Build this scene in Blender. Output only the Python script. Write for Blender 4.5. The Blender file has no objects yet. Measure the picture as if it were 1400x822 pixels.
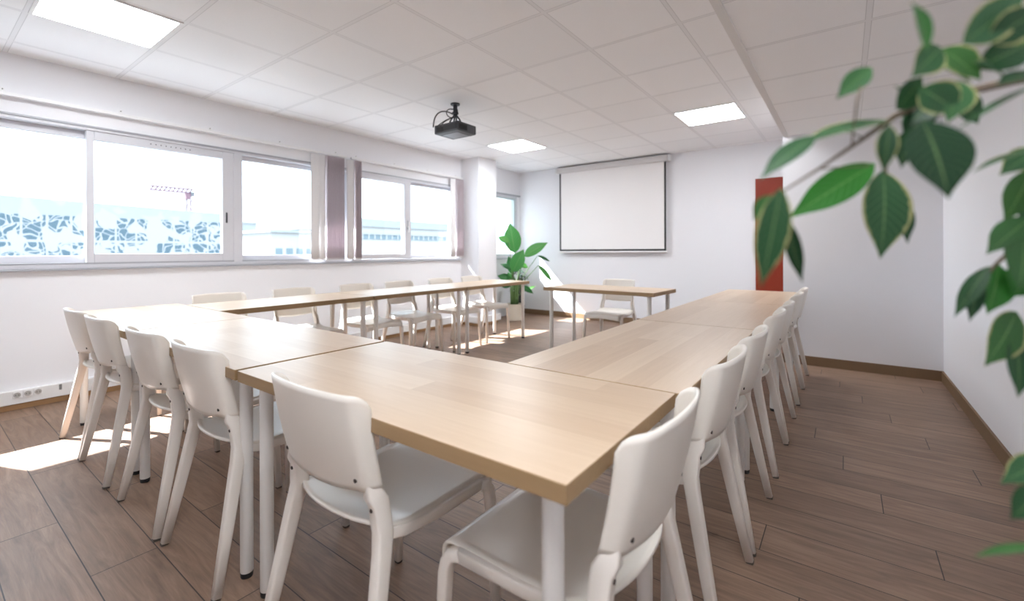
import bpy, bmesh, math, random
from mathutils import Vector, Matrix
random.seed(7)
PI = math.pi
scene = bpy.context.scene
col = scene.collection

# ------------------------------------------------------------------ camera
F, CY, YAW, ROLL = 618.36, 343.68, 0.6356, -0.003
CAM = Vector((0.3659, -0.6583, 1.1199))
cd = bpy.data.cameras.new('camera')
cd.sensor_fit = 'HORIZONTAL'
cd.sensor_width = 36.0
cd.lens = F / 1400 * 36.0
cd.shift_y = -(411 - CY) / 1400
cd.clip_start = 0.02
cd.clip_end = 500
cd.dof.use_dof = True
cd.dof.focus_distance = 1.9
cd.dof.aperture_fstop = 1.9
cam = bpy.data.objects.new('camera', cd)
col.objects.link(cam)
M = Matrix.Rotation(YAW, 4, 'Z') @ Matrix.Rotation(PI / 2, 4, 'X') @ Matrix.Rotation(ROLL, 4, 'Z')
cam.matrix_world = Matrix.Translation(CAM) @ M
scene.camera = cam
FWD = Vector((-math.sin(YAW), math.cos(YAW), 0))
RGT = Vector((math.cos(YAW), math.sin(YAW), 0))


def at(px, py, d):
    """a point of the place seen at (px, py) of the photograph, d metres deep"""
    return CAM + FWD * d + RGT * ((px - 700) / F * d) + Vector((0, 0, -(py - CY) / F * d))


# ------------------------------------------------------------------ light
SUN_DIR = Vector((1.0, 0.415, -1.05))
SKY_LOW, SKY_TOP = 1.9, 13.0
w = bpy.data.worlds.new('sky')
scene.world = w
w.use_nodes = True
wt = w.node_tree
bg = wt.nodes['Background']
# hazy bright sky: dimmer at the horizon than overhead
wg = wt.nodes.new('ShaderNodeTexCoord')
wsep = wt.nodes.new('ShaderNodeSeparateXYZ')
wt.links.new(wg.outputs['Generated'], wsep.inputs[0])
wr = wt.nodes.new('ShaderNodeMapRange')
wr.inputs['From Min'].default_value = 0.0
wr.inputs['From Max'].default_value = 1.0
wr.inputs['To Min'].default_value = SKY_LOW
wr.inputs['To Max'].default_value = SKY_TOP
wt.links.new(wsep.outputs[2], wr.inputs['Value'])
wt.links.new(wr.outputs[0], bg.inputs[1])
bg.inputs[0].default_value = (0.72, 0.865, 1.0, 1)
sd = bpy.data.lights.new('sun', 'SUN')
sd.energy = 45.0
sd.angle = math.radians(0.6)
sd.color = (0.95, 0.97, 1.0)
so = bpy.data.objects.new('sun', sd)
so.location = (-9, -4, 9)
so.rotation_euler = SUN_DIR.to_track_quat('-Z', 'Y').to_euler()
col.objects.link(so)
PANEL_STRENGTH = 27.0
scene.view_settings.view_transform = 'Standard'
scene.view_settings.look = 'None'
scene.view_settings.exposure = 0.30
scene.view_settings.gamma = 1.0
scene.view_settings.use_curve_mapping = False
scene.cycles.use_denoising = True
scene.cycles.max_bounces = 12
scene.cycles.diffuse_bounces = 8
scene.cycles.transparent_max_bounces = 16
scene.cycles.sample_clamp_indirect = 6.0


# ------------------------------------------------------------------ materials
def mat(name, color=(0.8, 0.8, 0.8), rough=0.5, spec=0.5, metal=0.0, emis=None, estr=0.0, noise=0.0, nscale=40.0):
    m = bpy.data.materials.new(name)
    m.use_nodes = True
    nt = m.node_tree
    b = nt.nodes['Principled BSDF']
    b.inputs['Base Color'].default_value = (*color, 1)
    b.inputs['Roughness'].default_value = rough
    b.inputs['Specular IOR Level'].default_value = spec
    b.inputs['Metallic'].default_value = metal
    if emis:
        b.inputs['Emission Color'].default_value = (*emis, 1)
        b.inputs['Emission Strength'].default_value = estr
    if noise:
        tc = nt.nodes.new('ShaderNodeTexCoord')
        n = nt.nodes.new('ShaderNodeTexNoise')
        n.inputs['Scale'].default_value = nscale
        n.inputs['Detail'].default_value = 4
        nt.links.new(tc.outputs['Object'], n.inputs['Vector'])
        bp = nt.nodes.new('ShaderNodeBump')
        bp.inputs['Strength'].default_value = noise
        bp.inputs['Distance'].default_value = 0.002
        nt.links.new(n.outputs['Fac'], bp.inputs['Height'])
        nt.links.new(bp.outputs['Normal'], b.inputs['Normal'])
    return m


class NT:
    """small helper for node maths"""
    def __init__(self, m):
        self.nt = m.node_tree
        self.b = self.nt.nodes.get('Principled BSDF')

    def node(self, t, **kw):
        n = self.nt.nodes.new(t)
        for k, v in kw.items():
            setattr(n, k, v)
        return n

    def link(self, a, b):
        self.nt.links.new(a, b)

    def set(self, sock, v):
        if isinstance(v, (int, float)):
            sock.default_value = v
        elif isinstance(v, tuple):
            sock.default_value = v
        else:
            self.link(v, sock)

    def m(self, op, a, b=0.0, c=None):
        n = self.node('ShaderNodeMath', operation=op)
        self.set(n.inputs[0], a)
        self.set(n.inputs[1], b)
        if c is not None:
            self.set(n.inputs[2], c)
        return n.outputs[0]

    def mix(self, f, a, b, mode='MIX'):
        n = self.node('ShaderNodeMix', data_type='RGBA', blend_type=mode)
        self.set(n.inputs[0], f)
        self.set(n.inputs[6], a)
        self.set(n.inputs[7], b)
        return n.outputs[2]

    def comb(self, x, y, z):
        n = self.node('ShaderNodeCombineXYZ')
        for i, v in enumerate((x, y, z)):
            self.set(n.inputs[i], v)
        return n.outputs[0]

    def sep(self, v):
        n = self.node('ShaderNodeSeparateXYZ')
        self.link(v, n.inputs[0])
        return n.outputs

    def noise(self, vec, scale, detail=4, rough=0.55, dist=0.0):
        n = self.node('ShaderNodeTexNoise')
        self.link(vec, n.inputs['Vector'])
        n.inputs['Scale'].default_value = scale
        n.inputs['Detail'].default_value = detail
        n.inputs['Roughness'].default_value = rough
        n.inputs['Distortion'].default_value = dist
        return n.outputs['Fac']

    def white(self, vec):
        n = self.node('ShaderNodeTexWhiteNoise', noise_dimensions='3D')
        self.link(vec, n.inputs['Vector'])
        return n.outputs['Value']

    def ramp(self, f, stops):
        n = self.node('ShaderNodeValToRGB')
        self.link(f, n.inputs[0])
        e = n.color_ramp.elements
        while len(e) < len(stops):
            e.new(0.5)
        for i, (p, c) in enumerate(stops):
            e[i].position = p
            e[i].color = (*c, 1)
        return n.outputs[0]

    def bump(self, h, strength, dist=0.002):
        n = self.node('ShaderNodeBump')
        n.inputs['Strength'].default_value = strength
        n.inputs['Distance'].default_value = dist
        self.link(h, n.inputs['Height'])
        self.link(n.outputs[0], self.b.inputs['Normal'])


def floor_material():
    m = mat('floor_planks', rough=0.45, spec=0.35)
    t = NT(m)
    x, y, z = t.sep(t.node('ShaderNodeTexCoord').outputs['Object'])
    PW, PL = 0.19, 1.2
    v = t.m('DIVIDE', t.m('ADD', y, 0.458), PW)
    row = t.m('FLOOR', v)
    fv = t.m('SUBTRACT', v, row)
    u = t.m('DIVIDE', t.m('SUBTRACT', t.m('SUBTRACT', x, 0.633), t.m('MULTIPLY', t.m('SUBTRACT', row, 10.0), 0.53)), PL)
    pl = t.m('FLOOR', u)
    fu = t.m('SUBTRACT', u, pl)
    ev = t.m('MULTIPLY', t.m('MINIMUM', fv, t.m('SUBTRACT', 1.0, fv)), PW)
    eu = t.m('MULTIPLY', t.m('MINIMUM', fu, t.m('SUBTRACT', 1.0, fu)), PL)
    gap = t.m('LESS_THAN', t.m('MINIMUM', ev, eu), 0.0018)
    rnd = t.white(t.comb(pl, row, 1.0))
    vec = t.comb(t.m('ADD', t.m('MULTIPLY', x, 1.0), t.m('MULTIPLY', rnd, 37.0)), t.m('MULTIPLY', y, 9.0), t.m('MULTIPLY', rnd, 11.0))
    g1 = t.noise(vec, 2.2, 6, 0.6, 1.6)
    g2 = t.noise(t.comb(t.m('MULTIPLY', x, 3.0), t.m('MULTIPLY', y, 60.0), rnd), 3.0, 4, 0.6)
    g = t.m('ADD', t.m('MULTIPLY', g1, 0.7), t.m('MULTIPLY', g2, 0.3))
    c = t.ramp(g, [(0.3, (0.145, 0.09, 0.062)), (0.5, (0.23, 0.148, 0.102)), (0.7, (0.32, 0.215, 0.152))])
    tone = t.m('ADD', 0.86, t.m('MULTIPLY', rnd, 0.26))
    c = t.mix(1.0, c, t.comb(tone, tone, tone), 'MULTIPLY')
    c = t.mix(gap, c, (0.03, 0.02, 0.015, 1))
    t.link(c, t.b.inputs['Base Color'])
    t.set(t.b.inputs['Roughness'], t.m('ADD', 0.36, t.m('MULTIPLY', g2, 0.2)))
    t.bump(t.m('SUBTRACT', t.m('MULTIPLY', g2, 0.25), gap), 0.35, 0.0015)
    return m


def ceiling_material(name, x0, px, y0, py):
    m = mat(name, rough=0.9, spec=0.1)
    t = NT(m)
    tc = t.node('ShaderNodeTexCoord').outputs['Object']
    x, y, z = t.sep(tc)
    u = t.m('DIVIDE', t.m('SUBTRACT', x, x0), px)
    v = t.m('DIVIDE', t.m('SUBTRACT', y, y0), py)
    iu, iv = t.m('FLOOR', u), t.m('FLOOR', v)
    fu, fv = t.m('SUBTRACT', u, iu), t.m('SUBTRACT', v, iv)
    du = t.m('MULTIPLY', t.m('MINIMUM', fu, t.m('SUBTRACT', 1.0, fu)), px)
    dv = t.m('MULTIPLY', t.m('MINIMUM', fv, t.m('SUBTRACT', 1.0, fv)), py)
    dmin = t.m('MINIMUM', du, dv)
    bar = t.m('LESS_THAN', dmin, 0.011)
    lip = t.m('MULTIPLY', t.m('GREATER_THAN', dmin, 0.011), t.m('LESS_THAN', dmin, 0.0145))
    rnd = t.white(t.comb(iu, iv, 3.0))
    tone = t.m('ADD', 0.865, t.m('MULTIPLY', rnd, 0.045))
    sp = t.noise(tc, 160.0, 2)
    tone = t.m('ADD', tone, t.m('MULTIPLY', t.m('SUBTRACT', sp, 0.5), 0.03))
    c = t.comb(t.m('MULTIPLY', tone, 0.985), t.m('MULTIPLY', tone, 0.985), tone)
    c = t.mix(bar, c, (0.82, 0.82, 0.835, 1))
    c = t.mix(lip, c, (0.66, 0.66, 0.67, 1))  # thin shadow line beside each grid bar, painted into the tile colour
    t.link(c, t.b.inputs['Base Color'])
    t.bump(t.m('ADD', t.m('MULTIPLY', lip, -1.0), t.m('MULTIPLY', sp, 0.15)), 0.3, 0.003)
    return m


def wood_table_material(name, c0, c1, c2, rough=0.34):
    """light laminate: lengthwise staves along local X"""
    m = mat(name, rough=rough, spec=0.35)
    t = NT(m)
    tc = t.node('ShaderNodeTexCoord').outputs['Object']
    x, y, z = t.sep(tc)
    rnd0 = t.node('ShaderNodeObjectInfo').outputs['Random']
    row = t.m('FLOOR', t.m('DIVIDE', t.m('ADD', y, 5.0), 0.098))
    ro = t.white(t.comb(row, t.m('MULTIPLY', rnd0, 91.0), 0.3))
    seg = t.m('FLOOR', t.m('ADD', t.m('DIVIDE', x, 1.1), t.m('MULTIPLY', ro, 5.0)))
    rs = t.white(t.comb(row, seg, t.m('MULTIPLY', rnd0, 17.0)))
    grain = t.noise(t.comb(t.m('ADD', t.m('MULTIPLY', x, 1.2), t.m('MULTIPLY', rs, 30.0)), t.m('MULTIPLY', y, 22.0), t.m('MULTIPLY', z, 22.0)), 3.0, 5, 0.6, 0.5)
    f = t.m('ADD', t.m('MULTIPLY', grain, 0.55), t.m('MULTIPLY', rs, 0.45))
    c = t.ramp(f, [(0.2, c0), (0.5, c1), (0.8, c2)])
    t.link(c, t.b.inputs['Base Color'])
    t.bump(grain, 0.04, 0.001)
    return m


def screen_panel_material():
    """white exterior screen cut out in a leaf pattern, blue-grey behind"""
    m = mat('leaf_screen', rough=0.8, spec=0.1)
    t = NT(m)
    tc = t.node('ShaderNodeTexCoord').outputs['Object']
    x, y, z = t.sep(tc)
    vec = t.comb(y, z, 0.0)
    n = t.node('ShaderNodeTexNoise')
    n.inputs['Scale'].default_value = 2.4
    n.inputs['Detail'].default_value = 1
    t.link(vec, n.inputs['Vector'])
    dv = t.node('ShaderNodeVectorMath', operation='MULTIPLY_ADD')
    t.link(n.outputs['Color'], dv.inputs[0])
    dv.inputs[1].default_value = (0.5, 0.5, 0)
    t.link(vec, dv.inputs[2])
    vo = t.node('ShaderNodeTexVoronoi', feature='F1')
    vo.inputs['Scale'].default_value = 3.6
    t.link(dv.outputs[0], vo.inputs['Vector'])
    vr = t.white(vo.outputs['Color'])
    big = t.m('LESS_THAN', vr, 0.64)
    v2 = t.node('ShaderNodeTexVoronoi', feature='DISTANCE_TO_EDGE')
    v2.inputs['Scale'].default_value = 6.0
    t.link(dv.outputs[0], v2.inputs['Vector'])
    leafy = t.m('GREATER_THAN', v2.outputs['Distance'], 0.07)
    hole = t.m('MULTIPLY', big, leafy)
    fy = t.m('FRACT', t.m('DIVIDE', y, 0.42))
    bar = t.m('GREATER_THAN', fy, 0.1)
    bz = t.m('GREATER_THAN', t.m('ABSOLUTE', t.m('SUBTRACT', z, 1.4)), 0.03)
    hole = t.m('MULTIPLY', t.m('MULTIPLY', hole, bar), bz)
    low = t.m('LESS_THAN', z, 2.02)
    hole = t.m('MULTIPLY', hole, low)
    c = t.mix(hole, (0.235, 0.235, 0.233, 1), (0.058, 0.088, 0.106, 1))
    band = t.m('MULTIPLY', t.m('SUBTRACT', 1.0, low), t.m('MULTIPLY', big, 0.5))
    c = t.mix(band, c, (0.185, 0.20, 0.205, 1))
    t.link(c, t.b.inputs['Base Color'])
    return m


def leaf_material(name, stops, margin=None, amount=0.25):
    m = mat(name, rough=0.45, spec=0.22)
    t = NT(m)
    geo = t.node('ShaderNodeNewGeometry')
    c = t.ramp(geo.outputs['Random Per Island'], stops)
    u, v, _ = t.sep(t.node('ShaderNodeTexCoord').outputs['UV'])
    a = t.m('ABSOLUTE', t.m('SUBTRACT', u, 0.5))
    rib = t.m('LESS_THAN', a, 0.02)
    c = t.mix(t.m('MULTIPLY', rib, 0.35), c, (0.25, 0.4, 0.15, 1))
    vein = t.m('FRACT', t.m('ADD', t.m('MULTIPLY', v, 11.0), t.m('MULTIPLY', a, -5.0)))
    c = t.mix(t.m('MULTIPLY', t.m('LESS_THAN', vein, 0.12), 0.18), c, (0.28, 0.45, 0.2, 1))
    if margin:
        nz = t.noise(t.node('ShaderNodeTexCoord').outputs['Object'], 90.0, 3)
        edge = t.m('GREATER_THAN', t.m('ADD', a, t.m('MULTIPLY', t.m('SUBTRACT', nz, 0.5), 0.16)), 0.44)
        some = t.m('GREATER_THAN', t.white(t.comb(geo.outputs['Random Per Island'], 0.2, 0.7)), 0.5)
        c = t.mix(t.m('MULTIPLY', edge, some), c, (*margin, 1))
    t.link(c, t.b.inputs['Base Color'])
    tr = t.node('ShaderNodeBsdfTranslucent')
    t.link(c, tr.inputs[0])
    mx = t.node('ShaderNodeMixShader')
    mx.inputs[0].default_value = amount
    out = t.nt.nodes['Material Output']
    t.link(t.b.outputs[0], mx.inputs[1])
    t.link(tr.outputs[0], mx.inputs[2])
    t.link(mx.outputs[0], out.inputs[0])
    return m


def glass_material():
    m = bpy.data.materials.new('window_glass')
    m.use_nodes = True
    nt = m.node_tree
    nt.nodes.remove(nt.nodes['Principled BSDF'])
    tr = nt.nodes.new('ShaderNodeBsdfTransparent')
    tr.inputs[0].default_value = (0.97, 0.985, 0.99, 1)
    gl = nt.nodes.new('ShaderNodeBsdfGlossy')
    gl.inputs['Roughness'].default_value = 0.0
    lw = nt.nodes.new('ShaderNodeLayerWeight')
    pw = nt.nodes.new('ShaderNodeMath')
    pw.operation = 'POWER'
    pw.inputs[1].default_value = 5.0
    nt.links.new(lw.outputs['Facing'], pw.inputs[0])
    ma = nt.nodes.new('ShaderNodeMath')
    ma.operation = 'MULTIPLY_ADD'
    ma.inputs[1].default_value = 0.7
    ma.inputs[2].default_value = 0.03
    nt.links.new(pw.outputs[0], ma.inputs[0])
    mx = nt.nodes.new('ShaderNodeMixShader')
    nt.links.new(ma.outputs[0], mx.inputs[0])
    nt.links.new(tr.outputs[0], mx.inputs[1])
    nt.links.new(gl.outputs[0], mx.inputs[2])
    nt.links.new(mx.outputs[0], nt.nodes['Material Output'].inputs[0])
    return m


WALL = mat('white_wall_paint', (0.815, 0.815, 0.84), 0.85, 0.2, noise=0.15, nscale=60)
FLOOR = floor_material()
CEIL = ceiling_material('ceiling_tiles', -0.465, 0.612, 2.235, 0.612)
CEILLOW = ceiling_material('low_ceiling_tiles', 0.46, 0.6, 2.205, 0.605)
SKIRT = mat('brown_skirting', (0.19, 0.115, 0.06), 0.5)
THINSKIRT = mat('light_brown_skirting', (0.42, 0.25, 0.12), 0.5)
DUCT = mat('white_trunking', (0.80, 0.80, 0.80), 0.45)
ALU = mat('white_window_frame', (0.60, 0.60, 0.635), 0.35)
ALUG = mat('grey_window_track', (0.36, 0.37, 0.40), 0.4)
BLACK = mat('black_rubber', (0.012, 0.012, 0.013), 0.6)
DARK = mat('black_plastic', (0.022, 0.023, 0.026), 0.45)
DARKB = mat('dark_grey_plastic', (0.06, 0.062, 0.07), 0.5)
GLASS = glass_material()
RED = mat('red_paint', (0.24, 0.028, 0.010), 0.5, 0.3)
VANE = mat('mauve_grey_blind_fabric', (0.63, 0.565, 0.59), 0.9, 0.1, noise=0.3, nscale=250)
VANEW = mat('backlit_vane_and_weight', (0.74, 0.72, 0.72), 0.9, 0.1)  # backlight on the turned vanes painted as a paler tone; weights share it
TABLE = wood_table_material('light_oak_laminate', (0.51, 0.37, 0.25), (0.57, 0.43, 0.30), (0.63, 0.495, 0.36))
EDGE = wood_table_material('oak_edge_shaded', (0.28, 0.18, 0.088), (0.33, 0.215, 0.11), (0.38, 0.25, 0.135), 0.45)  # same oak as the top, with the shade of the sides in its colour
LEGW = mat('white_lacquered_steel', (0.78, 0.76, 0.73), 0.35)
CHAIR = mat('creamy_white_plastic', (0.80, 0.75, 0.68), 0.30, 0.5)
CHAIRM = mat('creamy_white_metal', (0.76, 0.705, 0.645), 0.35, 0.5)
PAD = mat('grey_foot_pad', (0.10, 0.085, 0.07), 0.7)
BOLT = mat('dark_bolt', (0.05, 0.04, 0.035), 0.4, metal=0.6)
SCREENF = mat('projection_fabric', (0.84, 0.82, 0.815), 0.9, 0.05)
CASE = mat('screen_case', (0.62, 0.60, 0.60), 0.45)
DIFF = mat('light_diffuser', (0.9, 0.9, 0.9), 0.6, emis=(0.93, 0.96, 1.0), estr=PANEL_STRENGTH)
LFRAME = mat('light_frame', (0.82, 0.82, 0.82), 0.5)
POT = mat('cream_pot', (0.66, 0.60, 0.50), 0.6)
DPOT = mat('dark_grey_pot', (0.09, 0.09, 0.10), 0.6)
SOIL = mat('dark_soil', (0.035, 0.022, 0.015), 0.95)
BOP = leaf_material('bird_of_paradise_leaf', [(0.0, (0.02, 0.10, 0.03)), (0.5, (0.045, 0.20, 0.05)), (1.0, (0.10, 0.30, 0.06))], None, 0.3)
STEM = mat('green_stem', (0.10, 0.19, 0.055), 0.5)
PALM = leaf_material('palm_leaf', [(0.0, (0.015, 0.045, 0.035)), (1.0, (0.03, 0.09, 0.06))], None, 0.2)
FICUS = leaf_material('ficus_leaf', [(0.0, (0.008, 0.036, 0.014)), (0.45, (0.016, 0.062, 0.022)), (0.8, (0.028, 0.092, 0.036)), (1.0, (0.034, 0.12, 0.022))], (0.34, 0.34, 0.15), 0.3)
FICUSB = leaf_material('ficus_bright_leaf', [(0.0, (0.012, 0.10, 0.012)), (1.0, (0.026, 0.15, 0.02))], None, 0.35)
BARK = mat('ficus_bark', (0.13, 0.095, 0.065), 0.85, noise=0.6, nscale=120)
SCREENP = screen_panel_material()
FARW = mat('pale_render', (0.262, 0.262, 0.258), 0.8, 0.1)
FARR = mat('pale_blue_roof', (0.20, 0.212, 0.217), 0.8, 0.1)
FARG = mat('far_glass', (0.11, 0.142, 0.157), 0.6, 0.1)
CRANE = mat('crane_red', (0.10, 0.05, 0.065), 0.6)
GROUND = mat('outdoor_paving', (0.22, 0.22, 0.215), 0.9, 0.1)


# ------------------------------------------------------------------ mesh helpers
class MB:
    def __init__(self):
        self.v, self.f, self.uv, self.mi = [], [], {}, {}

    def face(self, idx, mi=0):
        self.mi[len(self.f)] = mi
        self.f.append(idx)

    def box(self, x0, x1, y0, y1, z0, z1, mi=0):
        n = len(self.v)
        self.v += [(x, y, z) for z in (z0, z1) for y in (y0, y1) for x in (x0, x1)]
        for q in ((0, 2, 3, 1), (4, 5, 7, 6), (0, 1, 5, 4), (2, 6, 7, 3), (0, 4, 6, 2), (1, 3, 7, 5)):
            self.face([n + i for i in q], mi)
        return self

    def hexa(self, bot, top, mi=0):
        n = len(self.v)
        self.v += [tuple(p) for p in bot] + [tuple(p) for p in top]
        self.face([n + 3, n + 2, n + 1, n], mi)
        self.face([n + 4, n + 5, n + 6, n + 7], mi)
        for i in range(4):
            j = (i + 1) % 4
            self.face([n + i, n + j, n + 4 + j, n + 4 + i], mi)
        return self

    def ring_sweep(self, rings, cap=True, mi=0):
        n = len(self.v)
        k = len(rings[0])
        for r in rings:
            self.v += [tuple(p) for p in r]
        for i in range(len(rings) - 1):
            for j in range(k):
                a, b = n + i * k + j, n + i * k + (j + 1) % k
                self.face([a, b, b + k, a + k], mi)
        if cap:
            self.face([n + j for j in reversed(range(k))], mi)
            self.face([n + (len(rings) - 1) * k + j for j in range(k)], mi)
        return self

    def tube(self, pts, radii, seg=12, mi=0):
        pts = [Vector(p) for p in pts]
        if isinstance(radii, (int, float)):
            radii = [radii] * len(pts)
        rings = []
        up = None
        for i, p in enumerate(pts):
            d = (pts[min(i + 1, len(pts) - 1)] - pts[max(i - 1, 0)]).normalized()
            if up is None:
                up = Vector((0, 0, 1)) if abs(d.z) < 0.9 else Vector((1, 0, 0))
            s = d.cross(up).normalized()
            up = s.cross(d).normalized()
            rings.append([p + (s * math.cos(2 * PI * j / seg) + up * math.sin(2 * PI * j / seg)) * radii[i] for j in range(seg)])
        return self.ring_sweep(rings, True, mi)

    def lathe(self, prof, seg=32, mi=0, c=(0, 0)):
        rings = [[(c[0] + r * math.cos(2 * PI * j / seg), c[1] + r * math.sin(2 * PI * j / seg), z) for j in range(seg)] for r, z in prof]
        return self.ring_sweep(rings, True, mi)

    def bar(self, pts, sizes, rnd=0.006):
        """rounded rectangular section: local x width, thickness square to the path in the yz plane"""
        pts = [Vector(p) for p in pts]
        rings = []
        for i, p in enumerate(pts):
            d = (pts[min(i + 1, len(pts) - 1)] - pts[max(i - 1, 0)])
            if 0 < i < len(pts) - 1:
                d = (pts[i + 1] - p).normalized() + (p - pts[i - 1]).normalized()
            d.normalize()
            sx = Vector((1, 0, 0))
            sx = (sx - d * sx.dot(d)).normalized()
            sy = d.cross(sx).normalized()
            wx, wy = sizes[i][0] / 2, sizes[i][1] / 2
            r = min(rnd, wx * 0.8, wy * 0.8)
            ring = []
            for (cx, cy, a0) in ((wx - r, wy - r, 0), (-wx + r, wy - r, 90), (-wx + r, -wy + r, 180), (wx - r, -wy + r, 270)):
                for a in (0, 45, 90):
                    t = math.radians(a0 + a)
                    ring.append(p + sx * (cx + r * math.cos(t)) + sy * (cy + r * math.sin(t)))
            rings.append(ring)
        return self.ring_sweep(rings)

    def grid(self, fn, nu, nv, mi=0, uv=False):
        n = len(self.v)
        for j in range(nv + 1):
            for i in range(nu + 1):
                self.v.append(tuple(fn(i / nu, j / nv)))
                if uv:
                    self.uv[len(self.v) - 1] = (i / nu, j / nv)
        for j in range(nv):
            for i in range(nu):
                a = n + j * (nu + 1) + i
                self.face([a, a + 1, a + nu + 2, a + nu + 1], mi)
        return self

    def build(self, name, m, parent=None, smooth=False, bevel=0.0, solid=0.0, subsurf=0):
        me = bpy.data.meshes.new(name)
        me.from_pydata(self.v, [], self.f)
        ms = m if isinstance(m, (list, tuple)) else [m]
        for q in ms:
            me.materials.append(q)
        for i, p in enumerate(me.polygons):
            p.material_index = self.mi.get(i, 0)
            p.use_smooth = smooth
        if self.uv:
            l = me.uv_layers.new(name='UVMap')
            for lp in me.loops:
                l.data[lp.index].uv = self.uv.get(lp.vertex_index, (0.5, 0.5))
        bm = bmesh.new()
        bm.from_mesh(me)
        bmesh.ops.recalc_face_normals(bm, faces=bm.faces) if not self.uv else None
        bm.to_mesh(me)
        bm.free()
        me.update()
        o = bpy.data.objects.new(name, me)
        col.objects.link(o)
        if parent is not None:
            o.parent = parent
        if solid:
            md = o.modifiers.new('thick', 'SOLIDIFY')
            md.thickness = solid
            md.offset = 0
        if bevel:
            md = o.modifiers.new('bevel', 'BEVEL')
            md.width = bevel
            md.segments = 2
            md.limit_method = 'ANGLE'
        if subsurf:
            md = o.modifiers.new('sub', 'SUBSURF')
            md.levels = md.render_levels = subsurf
        return o


def tag(o, label=None, cat=None, group=None, kind=None):
    if label:
        o['label'] = label
    if cat:
        o['category'] = cat
    if group:
        o['group'] = group
    if kind:
        o['kind'] = kind
    return o


def empty(name, loc=(0, 0, 0), rz=0.0):
    o = bpy.data.objects.new(name, None)
    o.empty_display_size = 0.1
    col.objects.link(o)
    o.location = loc
    o.rotation_euler = (0, 0, rz)
    return o


def copy_tree(o, parent=None):
    kids = list(o.children)
    c = o.copy()
    col.objects.link(c)
    c.parent = parent
    for k in kids:
        copy_tree(k, c)
    return c


def struct(name, mb, m, label, cat, parent=None, **kw):
    o = mb.build(name, m, parent, **kw)
    if parent is None:
        tag(o, label, cat, None, 'structure')
    return o


# ------------------------------------------------------------------ setting
XL, XR, YB, YN, YF = -4.41, 1.035, 6.06, 4.62, -1.9
ZC, ZL, XS = 2.54, 2.264, -0.12
XO = -4.66
struct('floor', MB().box(XO, XR + .2, YF - .2, YB + .2, -.12, 0), FLOOR, 'brown wood plank floor of the meeting room', 'floor')
struct('ceiling', MB().box(XO, XS, YF - .2, YB + .2, ZC, ZC + .15), CEIL, 'white tiled suspended ceiling over the tables', 'ceiling')
struct('ceiling', MB().box(XS, XR + .2, YF - .2, YN, ZL, ZC + .15), CEILLOW, 'lower white tiled ceiling along the right wall', 'ceiling')
struct('trim_1', MB().box(XS - .012, XS + .03, YF, YN, ZL - .006, ZL + .004), mat('trim_white', (0.70, 0.69, 0.68), 0.5), 'pale metal edge strip along the lower ceiling', 'trim')
struct('wall_back', MB().box(XO, XR + .2, YB, YB + .2, 0, ZC), WALL, 'white wall behind the projection screen', 'wall')
struct('wall_corner', MB().box(XS - .02, XR, YN, YB, 0, ZC), WALL, 'white wall block in the far right corner', 'wall')
struct('wall_right', MB().box(XR, XR + .2, YF, YB, 0, ZC), WALL, 'white wall along the right side', 'wall')
struct('wall_front', MB().box(XO, XR + .2, YF - .2, YF, 0, ZC), WALL, 'white wall behind the photographer', 'wall')
ZS, ZH = 1.0, 2.10
wl = MB()
wl.box(XO, XL, YF, YB, 0, ZS)
wl.box(XO, XL, YF, YB, ZH, ZC)
wl.box(XO, XL, YF, -0.97, ZS, ZH)
wl.box(XO, XL, 4.46, 5.02, ZS, ZH)
wl.box(XO, XL, 5.96, YB, ZS, ZH)
struct('wall_left', wl, WALL, 'white window wall on the left', 'wall')
struct('wall_pillar', MB().box(XL, -4.05, 4.49, 4.92, 0, ZC), WALL, 'square white pillar between the windows', 'pillar', bevel=.004)
struct('trim_2', MB().box(XO - .72, XO, -4.0, 8.0, 2.49, 2.75), FARW, 'roof overhang outside above the windows', 'overhang')

BH = 0.088
struct('baseboard_back', MB().box(XL, XS - .02, YB - .014, YB, 0, BH), SKIRT, 'brown skirting under the projection screen', 'skirting')
struct('baseboard_corner', MB().box(XS - .034, XR, YN - .014, YN, 0, BH), SKIRT, 'brown skirting of the far right wall block', 'skirting')
struct('baseboard_right', MB().box(XR - .014, XR, YF, YN - .014, 0, BH), SKIRT, 'brown skirting along the right wall', 'skirting')
bl = MB()
bl.box(XL, XL + .012, YF, 4.49, 0, .045)
bl.box(-4.05, -4.038, 4.478, 4.932, 0, .045)
bl.box(XL, -4.05, 4.478, 4.49, 0, .045)
struct('baseboard_left', bl, THINSKIRT, 'thin light brown skirting under the white trunking', 'skirting')
dt = MB()
dt.box(XL, XL + .045, YF, 4.49, .046, .142)
dt.box(XL + .045, -4.0, 4.44, 4.49, .046, .142)
dt.box(-4.05, -4.0, 4.49, 4.97, .046, .142)
struct('trim_3', dt, DUCT, 'white cable trunking along the left wall', 'trunking', bevel=.004)

# red door panel
dr = MB().box(-.588, -.145, YB - .035, YB - .001, 0.0, 2.062).build('door_1', RED, bevel=.003)
tag(dr, 'dark red door panel at the far right of the back wall', 'door', None, 'structure')

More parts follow.
